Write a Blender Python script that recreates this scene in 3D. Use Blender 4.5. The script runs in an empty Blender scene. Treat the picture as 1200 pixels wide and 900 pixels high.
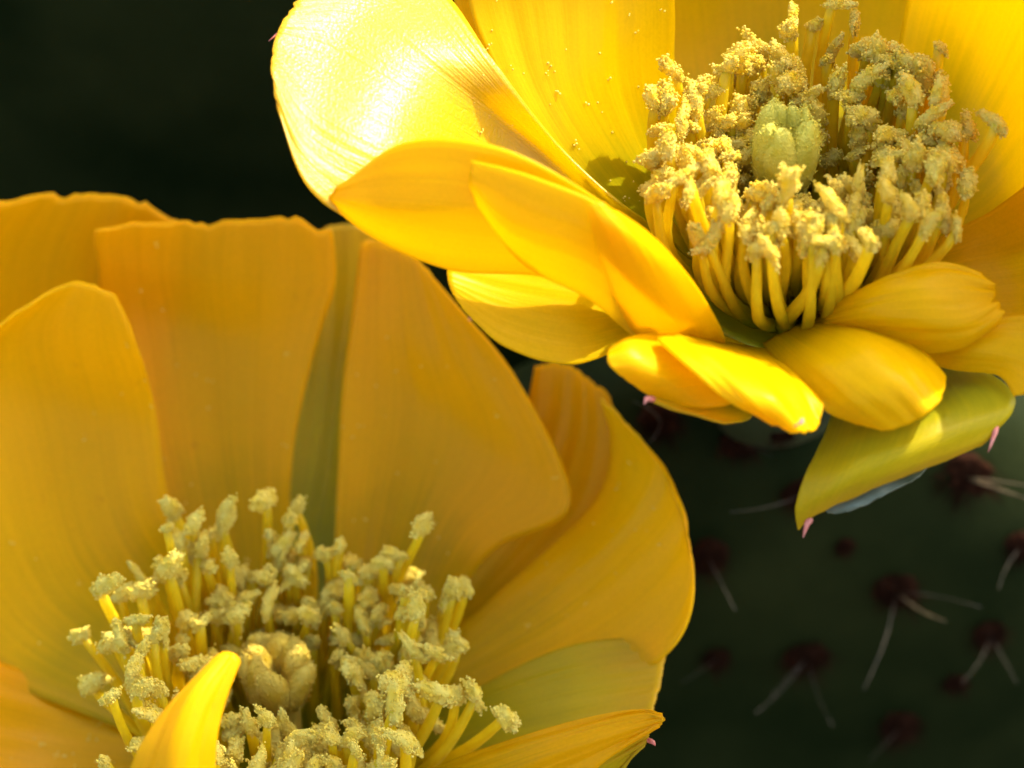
import bpy, bmesh, math, random
import numpy as np
from mathutils import Vector, Matrix, noise

# ------------------------------------------------------------------ camera, sky, sun, exposure
SC = bpy.context.scene
COL = SC.collection
MM = 0.001
DIST = 320.0                       # mm from the lens to the reference plane
PPM = 16.0                         # photo pixels per mm on the reference plane
TILT = math.asin(0.68)             # camera looks down by this angle
CS, SN = math.cos(TILT), math.sin(TILT)
CENTRE = Vector((0, 0, 0.25))
RIGHT = Vector((1, 0, 0)); UP = Vector((0, SN, CS)); BACK = Vector((0, -CS, SN))

cam = bpy.data.cameras.new('camera'); cam_o = bpy.data.objects.new('camera', cam); COL.objects.link(cam_o)
cam.sensor_width = 36; cam.lens = 36 * DIST / (1200 / PPM)
cam.clip_start = 0.01; cam.clip_end = 100
cam_o.location = CENTRE + BACK * DIST * MM
cam_o.rotation_euler = (math.pi / 2 - TILT, 0, 0)
cam.dof.use_dof = True; cam.dof.focus_distance = (DIST - 4) * MM; cam.dof.aperture_fstop = 28
SC.camera = cam_o

SUN = Vector((0.54, 0, 0)) + UP * 0.81 + BACK * 0.24      # towards the sun: behind, right, high
SUN.normalize()
elev = math.asin(SUN.z); azim = math.atan2(SUN.x, SUN.y)
w = bpy.data.worlds.new('World'); SC.world = w; w.use_nodes = True
nt = w.node_tree; nt.nodes.clear()
sky = nt.nodes.new('ShaderNodeTexSky'); sky.sky_type = 'NISHITA'; sky.sun_disc = False; sky.dust_density = 4.0
sky.sun_elevation = elev; sky.sun_rotation = azim
bg = nt.nodes.new('ShaderNodeBackground'); bg.inputs['Strength'].default_value = 0.15
wo = nt.nodes.new('ShaderNodeOutputWorld')
nt.links.new(sky.outputs[0], bg.inputs[0]); nt.links.new(bg.outputs[0], wo.inputs[0])
sl = bpy.data.lights.new('sun', 'SUN'); sl.energy = 2.25; sl.angle = math.radians(0.53); sl.color = (1.0, 0.95, 0.86)
so = bpy.data.objects.new('sun', sl); COL.objects.link(so)
so.rotation_euler = (-SUN).to_track_quat('-Z', 'Y').to_euler(); so.location = (0.5, 0.5, 1.5)
SC.view_settings.view_transform = 'Standard'; SC.view_settings.look = 'None'
SC.view_settings.exposure = 1.98; SC.view_settings.gamma = 1.0
SC.cycles.max_bounces = 9; SC.cycles.transmission_bounces = 7; SC.cycles.diffuse_bounces = 3; SC.cycles.adaptive_threshold = 0.02
SC.cycles.use_denoising = True
SC.cycles.sample_clamp_indirect = 8

# ------------------------------------------------------------------ helpers
def P(x, y, t):
    """photo pixel + distance in mm in front of the reference plane -> world point"""
    k = (DIST - t) / DIST / PPM
    return CENTRE + (RIGHT * ((x - 600) * k) + UP * ((450 - y) * k) + BACK * t) * MM

def mesh_obj(name, verts, faces, mat, parent=None, uvs=None, smooth=True):
    me = bpy.data.meshes.new(name)
    me.from_pydata([tuple(v) for v in verts], [], faces)
    if uvs is not None:
        ul = me.uv_layers.new(name='UVMap')
        li = np.zeros(len(me.loops), dtype=np.int32); me.loops.foreach_get('vertex_index', li)
        ul.data.foreach_set('uv', np.asarray(uvs, dtype=np.float32)[li].ravel())
    if smooth:
        me.polygons.foreach_set('use_smooth', [True] * len(me.polygons))
    me.materials.append(mat)
    o = bpy.data.objects.new(name, me); COL.objects.link(o)
    if parent: o.parent = parent
    return o

def link_mesh(name, me, parent, matrix):
    o = bpy.data.objects.new(name, me); COL.objects.link(o)
    o.parent = parent; o.matrix_local = matrix
    return o

def thing(name, loc, label, cat, group=None):
    o = bpy.data.objects.new(name, None); COL.objects.link(o); o.location = loc
    o.empty_display_size = 0.005
    o['label'] = label; o['category'] = cat
    if group: o['group'] = group
    return o

def tube(pts, rads, sides=7, cap=True):
    """verts, faces, uvs of a tube along pts"""
    pts = [Vector(p) for p in pts]; V = []; F = []; U = []
    n = len(pts); ref = Vector((0.31, 0.17, 0.93))
    for i, p in enumerate(pts):
        d = (pts[min(i + 1, n - 1)] - pts[max(i - 1, 0)]).normalized()
        a = d.cross(ref)
        if a.length < 1e-4: a = d.cross(Vector((1, 0, 0)))
        a.normalize(); b = d.cross(a)
        for k in range(sides):
            g = 2 * math.pi * k / sides
            V.append(p + (a * math.cos(g) + b * math.sin(g)) * rads[i]); U.append((k / sides, i / (n - 1)))
    for i in range(n - 1):
        for k in range(sides):
            k2 = (k + 1) % sides
            F.append((i * sides + k, i * sides + k2, (i + 1) * sides + k2, (i + 1) * sides + k))
    if cap:
        F.append(tuple(range(sides - 1, -1, -1))); F.append(tuple((n - 1) * sides + k for k in range(sides)))
    return V, F, U

# ------------------------------------------------------------------ materials
def new_mat(name):
    m = bpy.data.materials.new(name); m.use_nodes = True
    t = m.node_tree; t.nodes.clear()
    return m, t, t.nodes.new, t.links.new

def ramp(N, stops):
    r = N('ShaderNodeValToRGB')
    e = r.color_ramp.elements
    while len(e) < len(stops): e.new(0.5)
    for el, (p, c) in zip(e, stops):
        el.position = p; el.color = (*c, 1)
    return r

def petal_mat(name, stops, trans=0.6, rough=0.33, spec=0.28, tcol=(0.95, 0.60, 0.02), bump=0.10):
    m, t, N, L = new_mat(name)
    out = N('ShaderNodeOutputMaterial')
    uv = N('ShaderNodeUVMap'); sep = N('ShaderNodeSeparateXYZ'); L(uv.outputs[0], sep.inputs[0])
    tc = N('ShaderNodeTexCoord')
    # long veins running base to tip
    mp = N('ShaderNodeMapping'); mp.inputs['Scale'].default_value = (38, 1.6, 1); L(uv.outputs[0], mp.inputs[0])
    vein = N('ShaderNodeTexNoise'); vein.inputs['Scale'].default_value = 1.0; vein.inputs['Detail'].default_value = 5
    L(mp.outputs[0], vein.inputs['Vector'])
    # broad mottling
    mot = N('ShaderNodeTexNoise'); mot.inputs['Scale'].default_value = 130; mot.inputs['Detail'].default_value = 4
    L(tc.outputs['Object'], mot.inputs['Vector'])
    # fine cells
    cell = N('ShaderNodeTexNoise'); cell.inputs['Scale'].default_value = 4200; cell.inputs['Detail'].default_value = 2
    L(tc.outputs['Object'], cell.inputs['Vector'])
    # position along the petal, perturbed
    a1 = N('ShaderNodeMath'); a1.operation = 'MULTIPLY_ADD'; a1.inputs[1].default_value = 0.22
    L(vein.outputs[0], a1.inputs[0]); L(sep.outputs[1], a1.inputs[2])
    a2 = N('ShaderNodeMath'); a2.operation = 'MULTIPLY_ADD'; a2.inputs[1].default_value = 0.30; L(mot.outputs[0], a2.inputs[0]); L(a1.outputs[0], a2.inputs[2])
    a3 = N('ShaderNodeMath'); a3.operation = 'SUBTRACT'; a3.inputs[1].default_value = 0.26; L(a2.outputs[0], a3.inputs[0])
    cr = ramp(N, stops); L(a3.outputs[0], cr.inputs[0])
    hsv = N('ShaderNodeHueSaturation'); L(cr.outputs[0], hsv.inputs['Color'])
    vr = N('ShaderNodeMapRange'); vr.inputs[1].default_value = 0.3; vr.inputs[2].default_value = 0.7
    vr.inputs[3].default_value = 0.86; vr.inputs[4].default_value = 1.05
    va = N('ShaderNodeMath'); va.operation = 'MULTIPLY_ADD'; va.inputs[1].default_value = 0.45
    L(cell.outputs[0], va.inputs[0])
    vb = N('ShaderNodeMath'); vb.operation = 'MULTIPLY'; vb.inputs[1].default_value = 0.55; L(vein.outputs[0], vb.inputs[0]); L(vb.outputs[0], va.inputs[2])
    L(va.outputs[0], vr.inputs[0]); L(vr.outputs[0], hsv.inputs['Value'])
    # sparse small scuffs of browner tissue
    bl = N('ShaderNodeTexNoise'); bl.inputs['Scale'].default_value = 420; bl.inputs['Detail'].default_value = 7; bl.inputs['Roughness'].default_value = .7
    L(tc.outputs['Object'], bl.inputs['Vector'])
    bm_ = N('ShaderNodeMapRange'); bm_.inputs[1].default_value = .66; bm_.inputs[2].default_value = .80; bm_.inputs[3].default_value = 0; bm_.inputs[4].default_value = .55
    L(bl.outputs[0], bm_.inputs[0])
    bc = N('ShaderNodeMix'); bc.data_type = 'RGBA'; L(bm_.outputs[0], bc.inputs[0]); L(hsv.outputs[0], bc.inputs[6]); bc.inputs[7].default_value = (.50, .22, .01, 1)
    # relief
    bh = N('ShaderNodeMath'); bh.operation = 'MULTIPLY_ADD'; bh.inputs[1].default_value = 0.35
    L(cell.outputs[0], bh.inputs[0]); L(vein.outputs[0], bh.inputs[2])
    bp = N('ShaderNodeBump'); bp.inputs['Strength'].default_value = bump; bp.inputs['Distance'].default_value = 0.0004
    L(bh.outputs[0], bp.inputs['Height'])
    pr = N('ShaderNodeBsdfPrincipled'); pr.inputs['Roughness'].default_value = rough
    pr.inputs['Specular IOR Level'].default_value = spec
    L(bc.outputs[2], pr.inputs['Base Color']); L(bp.outputs[0], pr.inputs['Normal'])
    tr = N('ShaderNodeBsdfTranslucent'); L(bp.outputs[0], tr.inputs['Normal'])
    mixc = N('ShaderNodeMix'); mixc.data_type = 'RGBA'; mixc.blend_type = 'MIX'; mixc.inputs[0].default_value = 0.6
    L(bc.outputs[2], mixc.inputs[6]); mixc.inputs[7].default_value = (*tcol, 1); L(mixc.outputs[2], tr.inputs['Color'])
    mx = N('ShaderNodeMixShader'); mx.inputs[0].default_value = trans
    L(pr.outputs[0], mx.inputs[1]); L(tr.outputs[0], mx.inputs[2]); L(mx.outputs[0], out.inputs[0])
    return m

Y = [(0.0, (0.26, 0.32, 0.004)), (0.20, (0.50, 0.44, 0.003)), (0.42, (0.86, 0.60, 0.001)), (1.0, (0.94, 0.60, 0.001))]
YO = [(0.0, (0.24, 0.30, 0.004)), (0.22, (0.48, 0.42, 0.003)), (0.45, (0.84, 0.55, 0.001)), (1.0, (0.92, 0.55, 0.001))]
M_PET = petal_mat('petal_yellow', Y, tcol=(0.97, 0.74, 0.002), spec=0.14)
M_PETG = petal_mat('petal_waxy_yellow', Y, tcol=(0.97, 0.74, 0.002), spec=1.0, rough=0.33, bump=0.40)
M_PETO = petal_mat('petal_orange_yellow', YO, tcol=(0.98, 0.78, 0.002), spec=0.14)
YC = [(0.0, (0.26, 0.28, 0.003)), (0.20, (0.52, 0.42, 0.002)), (0.42, (0.90, 0.58, 0.001)), (1.0, (0.96, 0.58, 0.001))]
YD = [(0.0, (0.24, 0.27, 0.003)), (0.22, (0.50, 0.40, 0.002)), (0.45, (0.88, 0.53, 0.001)), (1.0, (0.96, 0.53, 0.001))]
M_PETC = petal_mat('petal_deep_yellow', YC, tcol=(0.97, 0.66, 0.001), spec=0.16)
M_PETD = petal_mat('petal_deep_orange', YD, tcol=(0.97, 0.60, 0.001), spec=0.16)
M_OUT = petal_mat('petal_outer_green', [(0.0, (0.10, 0.16, 0.02)), (0.35, (0.34, 0.34, 0.01)), (0.7, (0.62, 0.46, 0.006)), (1.0, (0.66, 0.40, 0.01))], trans=0.45, tcol=(0.80, 0.64, 0.01), spec=.15)

def simple_mat(name, c1, c2, scale, trans=0.0, rough=0.6, bump=0.3, bscale=None, tcol=None, uvgrad=None, bdist=0.0003, spec=.5):
    m, t, N, L = new_mat(name)
    out = N('ShaderNodeOutputMaterial'); tc = N('ShaderNodeTexCoord')
    n1 = N('ShaderNodeTexNoise'); n1.inputs['Scale'].default_value = scale; n1.inputs['Detail'].default_value = 6
    L(tc.outputs['Object'], n1.inputs['Vector'])
    cr = ramp(N, [(0.32, c1), (0.68, c2)]); L(n1.outputs[0], cr.inputs[0]); col = cr.outputs[0]
    if uvgrad:
        uv = N('ShaderNodeUVMap'); sep = N('ShaderNodeSeparateXYZ'); L(uv.outputs[0], sep.inputs[0])
        g = ramp(N, [(0.0, uvgrad[0]), (uvgrad[2], uvgrad[1])]); L(sep.outputs[1], g.inputs[0])
        mc = N('ShaderNodeMix'); mc.data_type = 'RGBA'; mc.blend_type = 'MULTIPLY'; mc.inputs[0].default_value = 1
        L(col, mc.inputs[6]); L(g.outputs[0], mc.inputs[7]); col = mc.outputs[2]
    n2 = N('ShaderNodeTexNoise'); n2.inputs['Scale'].default_value = bscale or scale * 4; n2.inputs['Detail'].default_value = 4
    L(tc.outputs['Object'], n2.inputs['Vector'])
    bp = N('ShaderNodeBump'); bp.inputs['Strength'].default_value = bump; bp.inputs['Distance'].default_value = bdist
    L(n2.outputs[0], bp.inputs['Height'])
    pr = N('ShaderNodeBsdfPrincipled'); pr.inputs['Roughness'].default_value = rough; pr.inputs['Specular IOR Level'].default_value = spec
    L(col, pr.inputs['Base Color']); L(bp.outputs[0], pr.inputs['Normal'])
    last = pr
    if trans:
        tr = N('ShaderNodeBsdfTranslucent')
        if tcol: tr.inputs['Color'].default_value = (*tcol, 1)
        else: L(col, tr.inputs['Color'])
        mx = N('ShaderNodeMixShader'); mx.inputs[0].default_value = trans
        L(pr.outputs[0], mx.inputs[1]); L(tr.outputs[0], mx.inputs[2]); last = mx
    L(last.outputs[0], out.inputs[0])
    return m

M_FIL = simple_mat('filament_yellow', (0.88, 0.68, 0.01), (0.97, 0.78, 0.015), 900, trans=0.58, rough=0.45, bump=0.2,
                   uvgrad=((0.58, 0.78, 0.6), (1, 1, 1), 0.6))
M_ANT = simple_mat('anther_golden_pollen', (0.93, 0.70, 0.03), (0.97, 0.84, 0.22), 800, trans=0.5, rough=0.45, spec=.3, bump=0.6, bscale=5000)
M_ANTC = simple_mat('anther_cream_pollen', (0.96, 0.72, 0.06), (0.98, 0.85, 0.20), 700, trans=0.35, rough=0.6, spec=.2, bump=0.6, bscale=5000)
M_STI = simple_mat('stigma_green', (0.74, 0.62, 0.03), (0.88, 0.79, 0.12), 600, trans=0.3, rough=0.6, bump=0.9, bscale=5200)
M_STIY = simple_mat('stigma_yellow', (0.74, 0.50, 0.02), (0.90, 0.68, 0.10), 500, trans=0.3, rough=0.6, bump=0.9, bscale=5200)
M_CUP = simple_mat('cup_green_yellow', (0.42, 0.44, 0.01), (0.66, 0.56, 0.01), 300, trans=0.3, rough=0.5)
M_PINK = simple_mat('petal_tip_pink', (0.62, 0.16, 0.10), (0.78, 0.34, 0.26), 900, trans=0.35, rough=0.5)
M_HAIR = simple_mat('dry_hair', (0.35, 0.26, 0.14), (0.55, 0.42, 0.22), 900, rough=0.7)
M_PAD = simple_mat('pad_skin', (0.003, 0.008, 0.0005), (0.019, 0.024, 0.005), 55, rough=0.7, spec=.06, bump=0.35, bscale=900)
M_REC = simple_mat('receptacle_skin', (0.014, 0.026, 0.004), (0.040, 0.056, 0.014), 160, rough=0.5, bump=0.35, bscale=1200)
M_GLA = simple_mat('glaucous_sepal', (0.07, 0.09, 0.04), (0.24, 0.28, 0.20), 260, rough=0.6, trans=.2)
M_WOOL = simple_mat('areole_wool', (0.014, 0.005, 0.002), (0.040, 0.014, 0.006), 800, rough=1.0, spec=.05, bump=0.8, bscale=3000)
M_SPINE = simple_mat('spine_straw', (0.12, 0.085, 0.04), (0.30, 0.22, 0.11), 500, rough=0.5, trans=0.15)
M_SPINED = simple_mat('spine_dark', (0.025, 0.02, 0.012), (0.09, 0.07, 0.04), 400, rough=0.7, trans=.1)  # darker grey-brown tone for the thinner spines
M_SOIL = simple_mat('soil', (0.05, 0.035, 0.02), (0.11, 0.08, 0.05), 30, rough=0.95, bump=0.8, bscale=200, bdist=0.004)

# ------------------------------------------------------------------ petals from control grids
def cr_weights(n, s):
    """Catmull-Rom weights of n control points at parameter s in 0..1"""
    x = min(max(s, 0), 1) * (n - 1); i = min(int(x), n - 2); f = x - i
    b = (-0.5 * f + f * f - 0.5 * f ** 3, 1 - 2.5 * f * f + 1.5 * f ** 3, 0.5 * f + 2 * f * f - 1.5 * f ** 3, -0.5 * f * f + 0.5 * f ** 3)
    W = np.zeros(n)
    for k, wgt in zip((i - 1, i, i + 1, i + 2), b):
        if k < 0: W[0] += 2 * wgt; W[1] -= wgt
        elif k > n - 1: W[n - 1] += 2 * wgt; W[n - 2] -= wgt
        else: W[k] += wgt
    return W

def petal(flower, rows, mat, dt=0.0, corner=0.10, rag=0.008, wrinkle=0.13, seed=0, nu=34, nv=44, thick=0.22, label=None, tip=None, v0=0.0):
    """rows base->tip, each a list of (x, y, t): photo pixel + distance"""
    G = np.array([[list(P(x, y, t + dt)) for (x, y, t) in r] for r in rows])       # R x C x 3
    R, C = G.shape[:2]
    rnd = random.Random(seed); so_ = rnd.uniform(0, 100)
    V = np.zeros((nv + 1, nu + 1, 3)); UV = []
    for j in range(nv + 1):
        for i in range(nu + 1):
            u = i / nu; v = j / nv
            e = corner * abs(2 * u - 1) ** 4 + rag * (1.2 * noise.noise(Vector((u * 9, so_, 0))) + 0.9 * noise.noise(Vector((u * 31, so_, 5))) + 0.6 * max(0, noise.noise(Vector((u * 60, so_, 9)))))
            vv = v * (1 - max(e, -0.01)) if v > 0 else 0
            ed = 0.012 * noise.noise(Vector((v * 8, so_ + (3 if u < .5 else 7), 2)))
            uu = u + ed * (2 * u - 1) ** 3
            wv = cr_weights(R, vv); wu = cr_weights(C, uu)
            V[j, i] = np.einsum('r,c,rck->k', wv, wu, G); UV.append((u, v0 + (1 - v0) * v))
    # relief along the normal: lengthwise folds and soft waves
    du = np.gradient(V, axis=1); dv = np.gradient(V, axis=0)
    n = np.cross(du, dv); n /= np.linalg.norm(n, axis=2, keepdims=True) + 1e-12
    for j in range(nv + 1):
        for i in range(nu + 1):
            u = i / nu; v = j / nv
            a = wrinkle * (1.5 * noise.noise(Vector((u * 4.5, v * 1.6, so_))) + 0.8 * noise.noise(Vector((u * 13, v * 1.8, so_ + 4))) + 0.35 * noise.noise(Vector((u * 34, v * 4, so_ + 8))))
            V[j, i] += n[j, i] * a * MM * 1.6 * (0.35 + 0.65 * v)
    inv = flower.matrix_world.inverted() if False else Matrix.Translation(-flower.location)
    vs = [inv @ Vector(p) for p in V.reshape(-1, 3)]
    F = []
    for j in range(nv):
        for i in range(nu):
            a = j * (nu + 1) + i
            F.append((a, a + 1, a + nu + 2, a + nu + 1))
    o = mesh_obj('petal', vs, F, mat, flower, UV)
    s = o.modifiers.new('thickness', 'SOLIDIFY'); s.thickness = thick * MM; s.offset = 0
    s.use_rim = True
    if label: o['label'] = label
    if tip:                       # small hard pink point at the petal's tip
        base, end, r = tip
        b = inv @ P(*base); e2 = inv @ P(*end)
        mid = (b + e2) / 2 + Vector((rnd.uniform(-1, 1), rnd.uniform(-1, 1), 1)) * 0.25 * MM
        V2, F2, U2 = tube([b, b.lerp(mid, .6), mid, mid.lerp(e2, .6), e2], [r * .45 * MM, r * .5 * MM, r * .4 * MM, r * .22 * MM, 0.03 * MM], 8)
        mesh_obj('petal_tip', V2, F2, M_PINK, o, U2)
    return o

# ------------------------------------------------------------------ anthers and stigma
def grain_mesh(name, length, width, ngrain, seed, mat, gs=0.11, lump=1.0):
    """lumpy anther: a core covered with pollen grains, base at the origin, along +Z"""
    rnd = random.Random(seed)
    bm = bmesh.new()
    bmesh.ops.create_icosphere(bm, subdivisions=3, radius=1)
    bend = rnd.uniform(-0.5, 0.5) * lump; tw = rnd.uniform(0, 6.28)
    def shape(p):
        z = p.z
        k = 1 + lump * 0.38 * noise.noise(Vector((p.x * 1.6 + seed * 3.1, p.y * 1.6, p.z * 2.1))) + lump * 0.20 * noise.noise(Vector((p.x * 5, p.y * 5 + seed, p.z * 5)))
        x = p.x * width / 2 * k; y = p.y * width / 2 * k * (0.75 + 0.2 * math.sin(tw)); zz = (z * k + 0.82) * length / 2
        x += bend * (zz / length) ** 2 * length
        return Vector((x, y, zz)) * MM
    for v in bm.verts: v.co = shape(v.co)
    dirs = [d.normal.copy() for d in bm.faces]
    tmp = bmesh.new(); bmesh.ops.create_icosphere(tmp, subdivisions=1, radius=1)
    gv = [v.co.copy() for v in tmp.verts]; gf = [[v.index for v in f.verts] for f in tmp.faces]; tmp.free()
    for g in range(ngrain):
        d = Vector((rnd.gauss(0, 1), rnd.gauss(0, 1), rnd.gauss(0, 1))).normalized()
        c = shape(d * rnd.uniform(0.98, 1.10)); r = gs * rnd.uniform(0.6, 1.25) * MM
        vs = [bm.verts.new(c + p * r) for p in gv]
        for f in gf: bm.faces.new([vs[i] for i in f])
    me = bpy.data.meshes.new(name); bm.to_mesh(me); bm.free()
    me.polygons.foreach_set('use_smooth', [True] * len(me.polygons)); me.materials.append(mat)
    return me

random.seed(7)
ANTHERS = [grain_mesh('anther', random.uniform(1.8, 3.1), random.uniform(1.05, 1.6), 170, k, M_ANT, gs=.10, lump=1.35) for k in range(14)]

ANTHERS_C = [m.copy() for m in ANTHERS]
for m in ANTHERS_C: m.materials[0] = M_ANTC

def rot_to(d, roll=0.0):
    return d.to_track_quat('Z', 'Y').to_matrix().to_4x4() @ Matrix.Rotation(roll, 4, 'Z')

def stamen(flower, base, top, anth_dir, rad, rnd, bow, ant_scale=1.0, mesh=None):
    """one stamen: bowed filament from base to top (flower space, metres) and its anther"""
    n = 11; pts = []; L_ = (top - base).length
    wob = Vector((rnd.gauss(0, 1), rnd.gauss(0, 1), rnd.gauss(0, .4))) * .030 * L_; ph = rnd.uniform(0, 6); fr = rnd.uniform(3.5, 6.5)
    for i in range(n):
        s = i / (n - 1)
        p = base.lerp(top, s) + bow * math.sin(math.pi * s) + wob * (math.sin(ph + fr * s) - math.sin(ph)) * s
        pts.append(p)
    rr = [rad * MM * (1.15 - 0.48 * i / (n - 1)) for i in range(n)]
    V, F, U = tube(pts, rr, 7)
    f = mesh_obj('stamen', V, F, M_FIL, flower, U)
    m = Matrix.Translation(pts[-1] - anth_dir * rnd.uniform(.3, 1.1) * MM) @ rot_to(anth_dir, rnd.uniform(0, 6.28)) @ Matrix.Scale(ant_scale, 4)
    link_mesh('anther', rnd.choice(ANTHERS_C if flower is FA else ANTHERS), f, m)
    return f

def stamen_ring(flower, rings, seed, tweak=None):
    """rings: (count, base radius, top radius, height, spread)"""
    rnd = random.Random(seed)
    for (cnt, rb, rt, h, sp) in rings:
        off = rnd.uniform(0, 6.28)
        for k in range(cnt):
            a = off + 2 * math.pi * (k + rnd.uniform(-.35, .35)) / cnt
            R2 = rt * (1 + rnd.gauss(0, .09)); H2 = h * (1 + max(-1.6, min(1.5, rnd.gauss(0, 1))) * sp * 1.3); a2 = a + rnd.gauss(0, .16)
            if tweak: R2, H2 = tweak(a2, R2, H2)
            b = Vector((math.cos(a) * rb, math.sin(a) * rb, rnd.uniform(-.4, .6))) * MM
            tp = Vector((math.cos(a2) * R2, math.sin(a2) * R2, H2)) * MM
            out = Vector((math.cos(a), math.sin(a), 0))
            bow = (out * rnd.uniform(0.6, 2.2) + Vector((0, 0, -0.3))) * MM
            inward = rnd.uniform(-0.1, 1.0)
            ad = (Vector((0, 0, 1)) * rnd.uniform(0.35, 1.1) - out * inward + Vector((rnd.gauss(0, .45), rnd.gauss(0, .45), 0))).normalized()
            stamen(flower, b, tp, ad, rnd.uniform(0.44, 0.62), rnd, bow, rnd.uniform(0.8, 1.15))

def pistil(flower, height, lobes, length, rad, mat, lean=(0, 0), open_=0.25, seed=3, fat=1.28):
    """style plus stigma lobes, each thick and rough, gathered into a knob"""
    rnd = random.Random(seed)
    V, F, U = tube([Vector((0, 0, -1)) * MM, Vector((lean[0] * .5, lean[1] * .5, height * .5)) * MM, Vector((lean[0], lean[1], height)) * MM], [1.5 * MM, 1.3 * MM, 1.6 * MM], 12)
    st = mesh_obj('pistil', V, F, mat, flower, U)
    top = Vector((lean[0], lean[1], height)) * MM
    for k in range(lobes):
        a = 2 * math.pi * k / lobes + rnd.uniform(-.1, .1)
        me = grain_mesh('stigma_lobe', length * rnd.uniform(.92, 1.06), rad * fat, 260, 40 + k + seed, mat, gs=0.075, lump=.4)
        out = Vector((math.cos(a), math.sin(a), 0))
        d = (Vector((0, 0, 1)) + out * rnd.uniform(-.12, open_)).normalized()
        link_mesh('stigma_lobe', me, st, Matrix.Translation(top + out * rad * 0.85 * MM - Vector((0, 0, 0.8 * MM))) @ rot_to(d))
    return st

def flower_cup(flower, r, mat):
    """shallow fleshy bowl the stamens and petals rise from"""
    V = []; F = []; U = []; sides = 36; prof = [(.05, -.6), (.35, -.5), (.65, -.1), (.9, .7), (1.0, 1.4), (1.03, 1.2), (.98, -.2), (.8, -1.2)]
    for j, (q, h) in enumerate(prof):
        for k in range(sides):
            a = 2 * math.pi * k / sides; w_ = 1 + .03 * math.sin(5 * a + j)
            V.append(Vector((math.cos(a) * r * q * w_, math.sin(a) * r * q * w_, h)) * MM); U.append((k / sides, j / 7))
    for j in range(len(prof) - 1):
        for k in range(sides):
            k2 = (k + 1) % sides
            F.append((j * sides + k, j * sides + k2, (j + 1) * sides + k2, (j + 1) * sides + k))
    F.append(tuple(range(sides)))
    return mesh_obj('flower_cup', V, F, mat, flower, U)

def pollen(flower, petals, count, seed):
    """loose pollen grains fallen on the petals"""
    rnd = random.Random(seed); bm = bmesh.new()
    tmp = bmesh.new(); bmesh.ops.create_icosphere(tmp, subdivisions=1, radius=1)
    gv = [v.co.copy() for v in tmp.verts]; gf = [[v.index for v in f.verts] for f in tmp.faces]; tmp.free()
    for k in range(count):
        p = rnd.choice(petals); f = p.data.polygons[min(len(p.data.polygons) - 1, int(len(p.data.polygons) * rnd.betavariate(2.2, 2.6)))]
        nn = f.normal if f.normal.dot(BACK) > 0 else -f.normal
        c0 = f.center + nn * .13 * MM
        for g in range(rnd.choice((1, 1, 1, 2, 3, 6))):
            c = c0 + Vector((rnd.gauss(0, 1), rnd.gauss(0, 1), rnd.gauss(0, 1))) * .16 * MM * (g > 0); r = rnd.uniform(.05, .10) * MM
            vs = [bm.verts.new(c + q * r) for q in gv]
            for ff in gf: bm.faces.new([vs[i] for i in ff])
    me = bpy.data.meshes.new('pollen'); bm.to_mesh(me); bm.free(); me.materials.append(M_ANTC)
    o = bpy.data.objects.new('pollen', me); COL.objects.link(o); o.parent = flower; o['kind'] = 'stuff'
    return o

def receptacle(flower, depth, r0, r1, lean, seed, areoles=8):
    """fleshy green cup under the petals, with woolly areoles"""
    rnd = random.Random(seed); n = 14; sides = 40; V = []; F = []; U = []
    prof = [(0.0, r0 * .55), (0.03, r0 * .98), (.10, r0), (.3, r0 * .97), (.55, r0 * .86), (.8, r0 * .68), (1.0, r1)]
    def pr(s):
        for (a, ra), (b, rb) in zip(prof, prof[1:]):
            if s <= b: return ra + (rb - ra) * (s - a) / (b - a)
        return r1
    def pt(s, a):
        r = pr(s) * (1 + .05 * noise.noise(Vector((math.cos(a) * 2, math.sin(a) * 2, s * 4 + seed))))
        return Vector((math.cos(a) * r + lean[0] * s, math.sin(a) * r + lean[1] * s, -0.4 - depth * s)) * MM
    for j in range(n + 1):
        for k in range(sides):
            V.append(pt(j / n, 2 * math.pi * k / sides)); U.append((k / sides, j / n))
    for j in range(n):
        for k in range(sides):
            k2 = (k + 1) % sides
            F.append((j * sides + k2, j * sides + k, (j + 1) * sides + k, (j + 1) * sides + k2))
    F.append(tuple(range(sides))); F.append(tuple(n * sides + k for k in range(sides - 1, -1, -1)))
    o = mesh_obj('receptacle', V, F, M_REC, flower, U)
    for k in range(areoles):
        a = -1.2 + k * 2.4 * .8 + rnd.uniform(-.2, .2); s = .18 + .72 * ((k * .618) % 1)
        p = pt(s, a); out = Vector((math.cos(a), math.sin(a), -.25)).normalized()
        link_mesh('areole', AREOLES[k % len(AREOLES)], o, Matrix.Translation(p) @ rot_to(out, k) @ Matrix.Scale(.55, 4))
    return o

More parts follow.
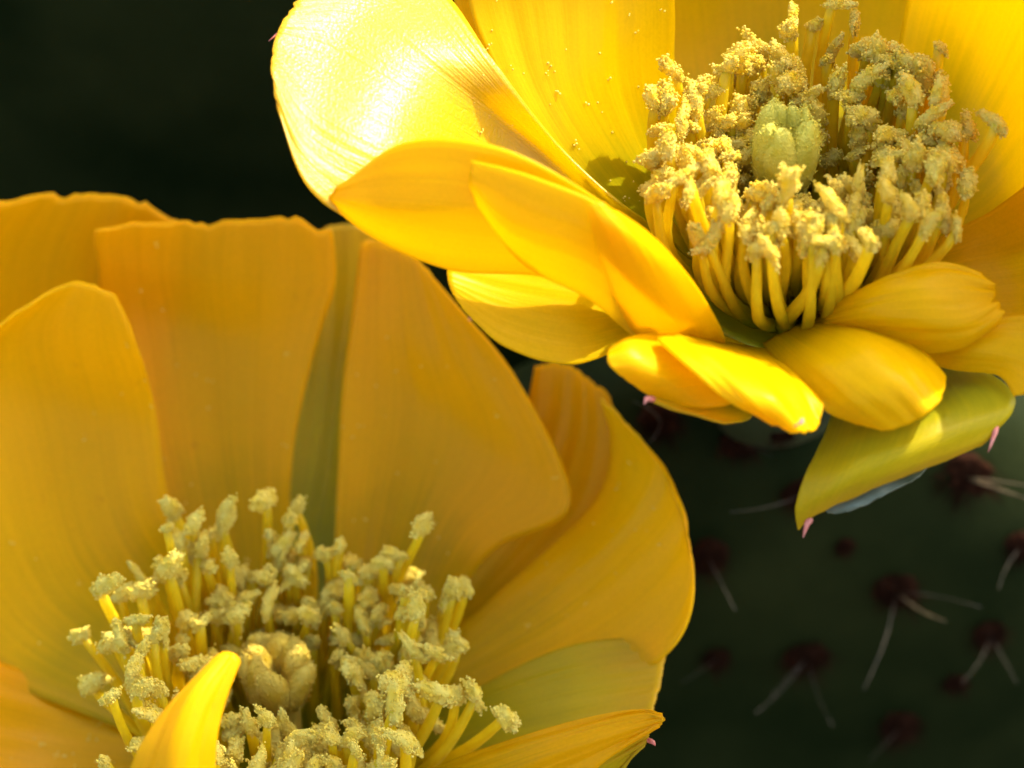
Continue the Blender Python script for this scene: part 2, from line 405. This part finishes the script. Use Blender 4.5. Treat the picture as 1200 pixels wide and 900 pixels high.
# ------------------------------------------------------------------ areoles and pads
def areole_mesh(seed):
    """woolly cushion with short barbed bristles, along +Z"""
    rnd = random.Random(seed); bm = bmesh.new()
    bmesh.ops.create_icosphere(bm, subdivisions=3, radius=1)
    for v in bm.verts:
        k = 1 + .35 * noise.noise(v.co * 2.2 + Vector((seed, 0, 0))) + .15 * noise.noise(v.co * 7 + Vector((seed, 3, 0)))
        v.co = Vector((v.co.x * 1.5 * k, v.co.y * 1.8 * k, v.co.z * 0.5 * k)) * MM
    for g in range(170):
        a = rnd.uniform(0, 6.28); q = rnd.random() ** .6
        b = Vector((math.cos(a) * 1.4 * q, math.sin(a) * 1.7 * q, .2)) * MM
        d = Vector((math.cos(a) * q * .8 + rnd.gauss(0, .25), math.sin(a) * q * .8 + rnd.gauss(0, .25), 1)).normalized()
        e = b + d * rnd.uniform(.8, 2.8) * MM
        s = d.cross(Vector((.3, .5, .8))).normalized() * .05 * MM; s2 = d.cross(s).normalized() * .05 * MM
        vs = [bm.verts.new(b + s), bm.verts.new(b - s * .5 + s2), bm.verts.new(b - s * .5 - s2), bm.verts.new(e)]
        for f in ((0, 1, 3), (1, 2, 3), (2, 0, 3)): bm.faces.new([vs[i] for i in f])
    me = bpy.data.meshes.new('areole'); bm.to_mesh(me); bm.free()
    me.polygons.foreach_set('use_smooth', [True] * len(me.polygons)); me.materials.append(M_WOOL)
    return me
AREOLES = [areole_mesh(k) for k in range(5)]

def spine(parent, a, b, r=0.16, curve=0.06, mat=None):
    """one spine between two points in the parent's space"""
    d = b - a; side = d.cross(Vector((.2, .3, .9))).normalized() * d.length * curve
    pts = [a + d * s + side * math.sin(math.pi * s) for s in (0, .2, .4, .6, .8, 1)]
    V, F, U = tube(pts, [r * MM, r * .95 * MM, r * .85 * MM, r * .7 * MM, r * .45 * MM, .03 * MM], 6)
    return mesh_obj('spine', V, F, mat or M_SPINE, parent, U)

def pad(label, top, width, height, thick, yaw=0.0, lean=0.0, seed=0, group='cactus pads behind the flowers', crown=.62):
    """flat obovate cactus pad standing upright; top = world point of its upper rim"""
    rnd = random.Random(seed)
    o = thing('cactus_pad', top - Vector((0, 0, height)), label, 'cactus pad', group)
    o.rotation_euler = (lean, 0, yaw)
    n = 48; m = 40; V = []; F = []; U = []
    def half(s):              # outline half-width at height s (0 foot .. 1 crown)
        return width / 2 * (math.sin(math.pi * min(1, s ** 0.72)) ** crown if 0 < s < 1 else 0) * (0.72 + .28 * s) + 0.002
    for j in range(n + 1):
        s = j / n; s = .5 - .5 * math.cos(math.pi * s)
        hw = half(s); th = thick / 2 * min(1, (hw / (width * .18)) ** .5)
        for k in range(m):
            a = 2 * math.pi * k / m
            ca, sa = math.cos(a), math.sin(a)
            x = hw * math.copysign(abs(ca) ** .8, ca); y = th * math.copysign(abs(sa) ** .8, sa)
            wv = .0016 * noise.noise(Vector((x * 40, s * 9, seed + (1 if sa > 0 else 5)))) + .0006 * noise.noise(Vector((x * 160, s * 40, seed)))
            V.append(Vector((x, y + wv, height * s))); U.append((k / m, s))
    for j in range(n):
        for k in range(m):
            k2 = (k + 1) % m
            F.append((j * m + k, j * m + k2, (j + 1) * m + k2, (j + 1) * m + k))
    F.append(tuple(range(m - 1, -1, -1))); F.append(tuple(n * m + k for k in range(m)))
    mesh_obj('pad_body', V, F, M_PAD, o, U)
    return o

def pad_areole(p, wpt, seed, spines, scale=1.0, nrm=None):
    """areole on the camera side of a pad at world point wpt, with spines ending at the given world points"""
    bpy.context.view_layer.update()
    inv = p.matrix_world.inverted()
    loc = inv @ wpt
    mt = Matrix.Translation(loc) @ rot_to(Vector((0, -1, .15)).normalized(), seed) @ Matrix.Scale(scale, 4)
    a = link_mesh('areole', AREOLES[seed % len(AREOLES)], p, mt)
    am = mt.inverted()
    for (q, r) in spines:
        spine(a, Vector((0, 0, .4)) * MM, am @ (inv @ q), r * .55 / scale, .05 * math.sin(seed * 2.1 + 1.7 * len(a.children)), M_SPINED if r < .15 else M_SPINE)
    return a

def on_pad(p, x, y, off=0.0):
    """world point where the photo pixel's ray meets the pad's camera-side face"""
    bpy.context.view_layer.update()
    body = [c for c in p.children if c.name.startswith('pad_body')][0]; inv = body.matrix_world.inverted()
    o = cam_o.location; d = (P(x, y, 0) - o).normalized()
    ok, loc, nr, _ = body.ray_cast(inv @ o, (inv.to_3x3() @ d).normalized())
    return (body.matrix_world @ loc) if ok else None

# ------------------------------------------------------------------ ground
gm = []
GV = []; GF = []; gn = 60
for j in range(gn + 1):
    for i in range(gn + 1):
        x = (i / gn - .5) * 6; y = (j / gn - .5) * 6
        GV.append(Vector((x, y, .012 * noise.noise(Vector((x * 2.2, y * 2.2, 0))))))
for j in range(gn):
    for i in range(gn):
        a = j * (gn + 1) + i; GF.append((a, a + 1, a + gn + 2, a + gn + 1))
ground = mesh_obj('ground', GV, GF, M_SOIL); ground['kind'] = 'structure'

# ------------------------------------------------------------------ flowers
OB = P(935, 330, 0); OA = P(345, 920, -16)
FB = thing('cactus_flower', OB, 'sunlit bright yellow cactus flower with pale green stigma standing free', 'flower', 'open cactus flowers')
FA = thing('cactus_flower', OA, 'shaded deeper orange yellow cactus flower with cream anthers crowding its stigma', 'flower', 'open cactus flowers')
TB = []
# ---- flower in the sun (FB)
# big left petal, inner face to the sun
petal(FB, [[(800, 350, 4), (815, 330, 2), (820, 310, 0), (815, 290, -1)],
           [(690, 345, 9), (700, 300, 5), (715, 255, 3), (735, 243, 5)],
           [(560, 320, 11), (575, 240, 7), (610, 165, 4.2), (655, 170, 5.5)],
           [(440, 272, 14.3), (455, 190, 13.3), (500, 90, 8.6), (578, 72, 7.2)],
           [(362, 219, 16.2), (362, 140, 13.6), (405, 30, 7.9), (500, -22, 3.6)],
           [(322, 120, 13.6), (317, 72, 11.8), (330, 26, 9.6), (362, -28, 6.6)]], M_PETG, seed=1, corner=.03, rag=.012, wrinkle=.11, tip=((330, 40, 9.6), (315, 48, 10.2), .2))
# front-left petal: its back glows with the light coming through
petal(FB, [[(790, 372, 5), (800, 360, 5), (808, 345, 5)],
           [(735, 372, 10), (742, 330, 14), (745, 275, 15)],
           [(640, 325, 13.5), (655, 270, 17.5), (690, 226, 19)],
           [(530, 316, 15), (545, 250, 18.6), (585, 172, 20)],
           [(440, 280, 15.5), (450, 240, 18), (478, 166, 18.8)],
           [(384, 236, 15.5), (388, 228, 15.8), (398, 218, 16)]], M_PETO, seed=2, corner=.0, rag=.006, wrinkle=.06)
# second back, to the right of the arc
petal(FB, [[(795, 395, 6), (802, 380, 6), (808, 365, 6)],
           [(750, 398, 11.5), (752, 350, 15.5), (752, 300, 17.5)],
           [(690, 350, 16.5), (690, 300, 20), (712, 245, 21.5)],
           [(612, 308, 17.5), (600, 265, 20.6), (620, 205, 22)],
           [(560, 240, 19.5), (550, 215, 20.8), (552, 188, 21.2)]], M_PET, seed=3, corner=.0, rag=.004, wrinkle=.05)
# lower outer petal under it
petal(FB, [[(800, 400, 4), (805, 385, 4), (805, 370, 4)],
           [(742, 405, 10), (745, 370, 9), (740, 330, 9)],
           [(670, 427, 13), (675, 375, 12), (680, 310, 11)],
           [(590, 405, 14), (595, 360, 13), (600, 300, 12)],
           [(533, 352, 14), (526, 330, 14), (522, 300, 13)]], M_PET, seed=4, corner=.04, rag=.004, wrinkle=.05)
# narrow petal folded up against the stamens
petal(FB, [[(770, 418, 9), (805, 415, 9), (845, 410, 8)],
           [(738, 380, 14), (790, 375, 16), (848, 392, 12)],
           [(710, 320, 20.5), (755, 315, 21.5), (815, 335, 17)],
           [(694, 268, 24), (730, 272, 24.5), (768, 282, 21)],
           [(688, 240, 25), (700, 238, 25), (716, 243, 24)]], M_PETC, seed=5, v0=.3, corner=.03, rag=.008, wrinkle=.07)
# front petals
petal(FB, [[(830, 385, 6), (850, 395, 6), (880, 400, 6)],
           [(780, 392, 14), (820, 425, 15), (880, 455, 13)],
           [(738, 394, 18), (765, 430, 19), (835, 478, 16)],
           [(710, 412, 19), (718, 432, 19.5), (765, 468, 17.5)]], M_PETO, seed=6, v0=.3, corner=.03, rag=.006, wrinkle=.06)
petal(FB, [[(830, 425, 10), (855, 445, 10), (890, 465, 9)],
           [(790, 440, 15), (820, 465, 15), (880, 490, 13)],
           [(758, 458, 17.5), (775, 475, 18), (850, 496, 16)]], M_OUT, seed=7, corner=.0, rag=.006, wrinkle=.05, tip=((766, 468, 18.2), (755, 474, 18.8), .45))
petal(FB, [[(770, 396, 18), (800, 394, 15), (850, 402, 8), (900, 412, 8)],
           [(810, 432, 21), (845, 425, 20), (890, 425, 16), (930, 430, 13)],
           [(858, 474, 22), (890, 468, 22.5), (920, 455, 20), (948, 452, 17)],
           [(905, 502, 21), (930, 508, 21.5), (955, 504, 20.5), (966, 478, 19)]], M_PET, seed=8, v0=.3, corner=.02, rag=.014, wrinkle=.20, tip=((940, 492, 23), (930, 500, 23.6), .35))
petal(FB, [[(893, 402, 8), (920, 390, 8), (950, 378, 8), (985, 372, 8)],
           [(925, 440, 15), (965, 420, 17), (1010, 395, 16), (1040, 386, 12)],
           [(965, 480, 18), (1010, 460, 20), (1060, 430, 19), (1090, 418, 15)],
           [(1020, 505, 18), (1060, 500, 19), (1098, 475, 19), (1116, 450, 16)]], M_PET, seed=9, v0=.3, corner=.10, rag=.006, wrinkle=.18)
petal(FB, [[(930, 400, 6), (935, 385, 6), (945, 372, 6)],
           [(1000, 400, 12), (1000, 370, 14), (995, 345, 13)],
           [(1070, 415, 14), (1070, 365, 16.5), (1050, 318, 15)],
           [(1130, 408, 15), (1130, 365, 16), (1105, 306, 15)],
           [(1182, 374, 15), (1168, 352, 15), (1166, 326, 15)]], M_PETO, seed=10, v0=.3, corner=.06, rag=.05, wrinkle=.22)
# green-backed outer petals underneath
petal(FB, [[(990, 440, 2), (1020, 430, 2), (1060, 425, 2), (1100, 420, 2)],
           [(968, 505, 12), (1020, 490, 14), (1085, 475, 14), (1150, 432, 10)],
           [(946, 552, 15), (1005, 535, 17), (1085, 510, 17), (1190, 470, 14)],
           [(932, 594, 15), (985, 568, 17), (1060, 545, 17), (1165, 506, 15)],
           [(935, 622, 14), (960, 600, 15), (1035, 568, 16), (1150, 522, 15)]], M_OUT, seed=11, corner=.0, rag=.014, wrinkle=.08,
      tip=((950, 608, 14.6), (941, 630, 15), .5), label='outer petal with green back and pink tipped points')
petal(FB, [[(980, 470, 0), (1010, 460, 0), (1050, 455, 0)],
           [(975, 550, 8), (1020, 540, 9), (1090, 520, 8)],
           [(968, 596, 12), (1005, 582, 13.5), (1092, 540, 11)],
           [(975, 606, 13), (1012, 592, 14), (1094, 556, 12)]], M_GLA, seed=12, corner=.30, rag=.05, wrinkle=.08)
petal(FB, [[(1040, 410, 4), (1060, 400, 4), (1080, 390, 4)],
           [(1110, 432, 12), (1120, 405, 13), (1130, 380, 12)],
           [(1170, 440, 14), (1190, 410, 15), (1200, 370, 14)],
           [(1192, 470, 15), (1250, 440, 16), (1270, 370, 15)]], M_PETO, seed=13, v0=.3, corner=.06, rag=.008, wrinkle=.10, tip=((1168, 500, 15), (1158, 530, 15.5), .4))
# back-left petal, lit
petal(FB, [[(790, 300, -1), (810, 285, -2), (840, 270, -3)],
           [(690, 235, 1), (740, 210, -1), (800, 190, -5)],
           [(610, 130, 3), (680, 110, 1), (790, 90, -3)],
           [(560, 40, 3.4), (670, 10, 2), (790, 0, -1)],
           [(545, -60, 2), (660, -110, 3.5), (780, -90, 2)],
           [(590, -140, 3), (660, -170, 5), (750, -140, 4)]], M_PET, seed=14, corner=.08, rag=.006, wrinkle=.10)
# small one behind it
petal(FB, [[(760, 270, -5), (780, 260, -5), (800, 250, -5)],
           [(640, 170, -2), (680, 130, -3), (720, 100, -4)],
           [(545, 40, -1.5), (600, 10, -1.5), (680, -20, -1.5)],
           [(530, -20, -1.5), (580, -70, -1), (660, -90, -1)]], M_PETO, seed=15, corner=.1)
# back centre and right
petal(FB, [[(860, 290, -4), (930, 280, -4), (990, 285, -4)],
           [(790, 150, -9), (920, 130, -10), (1040, 160, -9)],
           [(765, 30, -10), (910, 10, -12), (1080, 40, -10)],
           [(760, -90, -7), (910, -120, -9), (1100, -90, -7)],
           [(790, -190, -2), (910, -220, -3), (1060, -190, -2)]], M_PETO, seed=16, corner=.08, wrinkle=.12)
petal(FB, [[(960, 300, -3), (1000, 305, -2), (1020, 330, 0)],
           [(1030, 160, -8), (1090, 220, -4), (1110, 320, 2)],
           [(1060, 10, -7), (1160, 100, -3), (1200, 300, 4)],
           [(1085, -110, -2), (1230, -60, 8), (1290, 220, 11)],
           [(1110, -230, 7), (1260, -220, 16), (1350, 100, 24)],
           [(1150, -300, 14), (1250, -310, 20), (1370, -20, 32)]], M_PET, seed=17, corner=.08, wrinkle=.12)
petal(FB, [[(1000, 320, 0), (1010, 340, 1), (1015, 360, 3)],
           [(1100, 280, 1), (1110, 330, 4), (1110, 390, 8)],
           [(1200, 220, 4), (1230, 310, 7), (1220, 390, 11)],
           [(1290, 120, 17), (1350, 200, 24), (1340, 340, 24)]], M_PETO, seed=18, corner=.08, wrinkle=.12)

def twB(a, r, h):
    back_right = max(0, math.cos(a - math.radians(50)))
    return r * (1 + .04 * back_right), h * (1 + .22 * back_right ** 2 + .06 * max(0, -math.sin(a)))
stamen_ring(FB, [(44, 5.6, 11.2, 12.6, .06), (40, 4.8, 10.0, 12.8, .07), (36, 4.0, 8.6, 12.4, .08), (32, 3.4, 7.2, 11.6, .08), (30, 2.9, 6.0, 10.8, .08), (24, 2.5, 4.8, 9.8, .08), (16, 2.3, 3.8, 8.8, .08)], 21, twB)
pistil(FB, 10.2, 7, 6.2, 1.9, M_STI, lean=(-1.4, .8), open_=.05, seed=3)
flower_cup(FB, 9.0, M_CUP)
receptacle(FB, 28, 8.5, 5.0, (0, 17), 5)

# ---- flower in the shade (FA); depths are measured from its base
K = -16
petal(FA, [[(300, 905, 0), (325, 892, -1), (345, 880, -1)],
           [(120, 845, -2), (210, 775, -5.5), (290, 730, -6.5)],
           [(-30, 775, -3), (90, 660, -5.5), (205, 600, -5)],
           [(-130, 640, 0), (50, 500, -4), (182, 480, -3)],
           [(-130, 480, 1), (30, 395, -1), (160, 400, .5)],
           [(-50, 410, 1.5), (72, 334, 1.5), (132, 340, 2)]], M_PETC, dt=K, seed=31, corner=.02, rag=.006)
petal(FA, [[(325, 890, -1), (335, 885, -1), (350, 885, -1)],
           [(230, 720, -7), (290, 710, -8), (338, 700, -8)],
           [(165, 560, -8), (260, 540, -9.5), (343, 540, -8)],
           [(128, 400, -7), (250, 400, -8.5), (366, 420, -6)],
           [(112, 300, -4), (240, 320, -6), (393, 335, -4)],
           [(110, 262, -2.5), (245, 258, -4), (388, 252, -2)]], M_PETD, dt=K, seed=32, corner=.045, rag=.016)
petal(FA, [[(310, 890, -2), (325, 880, -2), (340, 875, -2)],
           [(120, 700, -10), (180, 680, -11), (240, 680, -10)],
           [(-60, 500, -9), (60, 460, -11), (190, 470, -10)],
           [(-120, 330, -6), (40, 320, -9), (205, 340, -8)],
           [(-70, 246, -4), (80, 226, -6), (208, 238, -6)]], M_PETD, dt=K, seed=33, corner=.05, rag=.018)
petal(FA, [[(335, 890, -3), (350, 885, -3), (365, 885, -3)],
           [(300, 700, -9.5), (360, 700, -10), (420, 700, -9.5)],
           [(310, 500, -11), (390, 500, -11.5), (470, 500, -11)],
           [(330, 360, -10), (405, 360, -10), (480, 360, -10)],
           [(360, 270, -10), (405, 262, -10), (450, 270, -10)]], M_OUT, dt=K, seed=34, corner=.05)
petal(FA, [[(345, 890, -1), (365, 890, -1), (390, 885, -1)],
           [(385, 730, -6.5), (440, 730, -7.5), (515, 735, -5)],
           [(394, 590, -8), (480, 600, -8.5), (578, 645, -4)],
           [(400, 470, -8), (510, 490, -7.5), (668, 590, -1)],
           [(413, 370, -6.5), (490, 400, -6), (606, 445, -2.5)],
           [(424, 275, -5), (475, 292, -4.5), (524, 345, -3.5)]], M_PETD, dt=K, seed=35, corner=.02, rag=.008, tip=((550, 375, -18.8), (558, 369, -18.4), .28))
petal(FA, [[(370, 890, -2), (385, 890, -2), (400, 890, -2)],
           [(470, 740, -8), (510, 740, -8.5), (550, 745, -8)],
           [(560, 600, -9), (620, 610, -9), (690, 620, -8)],
           [(610, 500, -8), (660, 510, -8), (725, 530, -7)],
           [(628, 424, -6.5), (668, 428, -6.5), (712, 462, -6)]], M_PETD, dt=K, seed=36, corner=.02, rag=.02)
petal(FA, [[(375, 900, 0), (395, 905, 0), (420, 915, 1)],
           [(490, 780, -6), (520, 800, -4), (545, 850, 0)],
           [(600, 680, -6), (650, 720, -3), (690, 808, 4)],
           [(695, 590, -5), (735, 650, -1), (778, 768, 6)],
           [(716, 520, -4), (790, 580, 1), (812, 700, 6)],
           [(702, 458, -3), (755, 518, -.5), (800, 592, 2.5)]], M_PETC, dt=K, seed=37, corner=.03, rag=.010)
petal(FA, [[(380, 915, 0), (395, 920, 0), (410, 930, 0)],
           [(520, 830, 1), (530, 850, 3), (540, 890, 5)],
           [(660, 760, 2), (660, 810, 5), (650, 870, 8)],
           [(784, 745, 3.5), (776, 790, 6.5), (764, 838, 9)]], M_OUT, dt=K, seed=38, corner=.0, rag=.006)
petal(FA, [[(400, 950, 4), (420, 960, 4), (440, 980, 4)],
           [(520, 895, 11), (550, 910, 13), (580, 960, 13)],
           [(640, 855, 15), (660, 872, 17), (670, 920, 16)],
           [(735, 832, 17), (752, 846, 17.5), (725, 880, 17)],
           [(774, 838, 18), (779, 843, 18), (772, 850, 18)]], M_PETD, dt=K, seed=39, corner=.0, rag=.006)
petal(FA, [[(420, 980, 4), (440, 985, 4), (460, 995, 4)],
           [(580, 930, 12), (610, 945, 12), (620, 980, 12)],
           [(700, 880, 15), (705, 910, 14), (690, 950, 13)],
           [(762, 858, 16.5), (756, 872, 16), (742, 884, 15.5)]], M_OUT, dt=K, seed=40, corner=.0, tip=((757, 866, 0), (768, 874, .5), .4))
petal(FA, [[(315, 930, 1), (310, 915, 0), (310, 905, 0)],
           [(190, 960, 4), (185, 900, 0), (180, 850, -3)],
           [(60, 960, 3), (50, 880, -1), (60, 800, -4)],
           [(-80, 930, 5), (-90, 850, 2), (-60, 750, -1.5)]], M_PETD, dt=K, seed=41, corner=.1)
# the front petal that curls up before the stamens, its tip in the sun
petal(FA, [[(330, 985, 5), (345, 990, 5), (360, 985, 5)],
           [(180, 1060, 22), (235, 1070, 24), (290, 1060, 22)],
           [(140, 985, 31), (200, 985, 34), (255, 985, 31)],
           [(152, 905, 34), (205, 895, 36), (252, 885, 34)],
           [(190, 836, 34), (228, 820, 35.5), (262, 828, 34)],
           [(252, 770, 33), (268, 764, 33.3), (283, 770, 33)]], M_PETC, dt=K, seed=42, corner=.02, rag=.006)
petal(FA, [[(350, 985, 5), (370, 990, 5), (390, 985, 5)],
           [(380, 1080, 17), (440, 1070, 18), (500, 1040, 16)],
           [(430, 1140, 24), (520, 1120, 25), (600, 1060, 22)],
           [(500, 1180, 27), (580, 1150, 28), (650, 1090, 26)]], M_PETD, dt=K, seed=43, corner=.1)

def twA(a, r, h):
    left = max(0, math.cos(a - math.radians(165)))
    return r * (1 + .10 * left), h * (1 + .12 * max(0, math.sin(a)) + .1 * left)
stamen_ring(FA, [(40, 5.6, 13.0, 13.6, .12), (46, 4.8, 11.4, 13.6, .12), (44, 4.0, 9.8, 13.0, .12), (42, 3.4, 8.2, 12.2, .11), (36, 2.8, 6.6, 11.2, .10), (24, 2.6, 5.2, 10.4, .1)], 22, twA)
pistil(FA, 10.4, 8, 5.0, 2.0, M_STIY, lean=(-.9, .6), open_=.3, seed=9, fat=1.2)
flower_cup(FA, 9.0, M_CUP)
receptacle(FA, 24, 8.5, 5.0, (0, 4), 6)

pB = [o for o in FB.children if o.name.startswith('petal')]; pA = [o for o in FA.children if o.name.startswith('petal')]
pollen(FB, [pB[0], pB[13], pB[13], pB[13]], 75, 51)
pollen(FA, [pA[0], pA[1], pA[4], pA[4], pA[6], pA[10], pA[10], pA[10]], 150, 52)

# ------------------------------------------------------------------ cactus pads
PB = pad('dark green spiny cactus pad carrying the sunlit flower', OB + Vector((.0, .0225, -.0245)), .20, OB.z - .0245 + .01, .018, yaw=0.0, seed=1)
PA = pad('cactus pad beneath the shaded orange yellow flower', OA + Vector((0, .004, -.021)), .16, OA.z - .021 + .01, .020, yaw=.15, seed=2)
PC = pad('broad dark cactus pad standing behind both flowers', P(240, 100, -75) + Vector((0, 0, .06)), .26, .30, .024, yaw=-.1, seed=3)

side = Vector((SUN.y, -SUN.x, 0)).normalized()
rim = CENTRE + SUN * .26 + (Vector((0, 0, 1)) - SUN * SUN.z).normalized() * .018 - side * .055
SHADE_PAD = pad('added unseen cactus pad blocking the sun from the lower flower', rim, .13, rim.z + .01, .022, yaw=-math.atan2(SUN.x, SUN.y), seed=4, crown=.20)  # added out-of-view pad, shaped and placed to shade the lower flower

for i, (x, y, s, sp) in enumerate([
        (830, 650, 1.0, [((862, 716), .12)]),
        (1050, 690, 1.1, [((1108, 728), .20), ((1150, 712), .10), ((1012, 808), .12)]),
        (945, 768, 1.1, [((885, 836), .14), ((905, 815), .08), ((975, 850), .08)]),
        (1160, 742, .85, [((1192, 800), .10), ((1128, 800), .07)]),
        (1132, 556, 1.25, [((1215, 588), .24), ((1222, 572), .18)]),
        (940, 578, .9, [((855, 600), .08)]),
        (1055, 850, 1.0, [((1020, 890), .07)]),
        (775, 492, 1.0, [((742, 470), .12), ((760, 520), .1)]),
        (868, 520, .9, [((905, 535), .1)]),
        (840, 770, .7, [((800, 800), .06)]), (720, 560, .9, []), (1120, 800, .6, []), (990, 640, .5, []), (1195, 640, .8, [((1170, 690), .07)])]):
    wp = on_pad(PB, x, y)
    if wp is None: print('no pad at', x, y); continue
    d0 = (wp - CENTRE).dot(BACK) / MM
    pad_areole(PB, wp, i, [(P(q[0], q[1], d0 + 7), r) for q, r in sp], s)
print('stamens', len([o for o in bpy.data.objects if o.name.startswith('stamen')]))
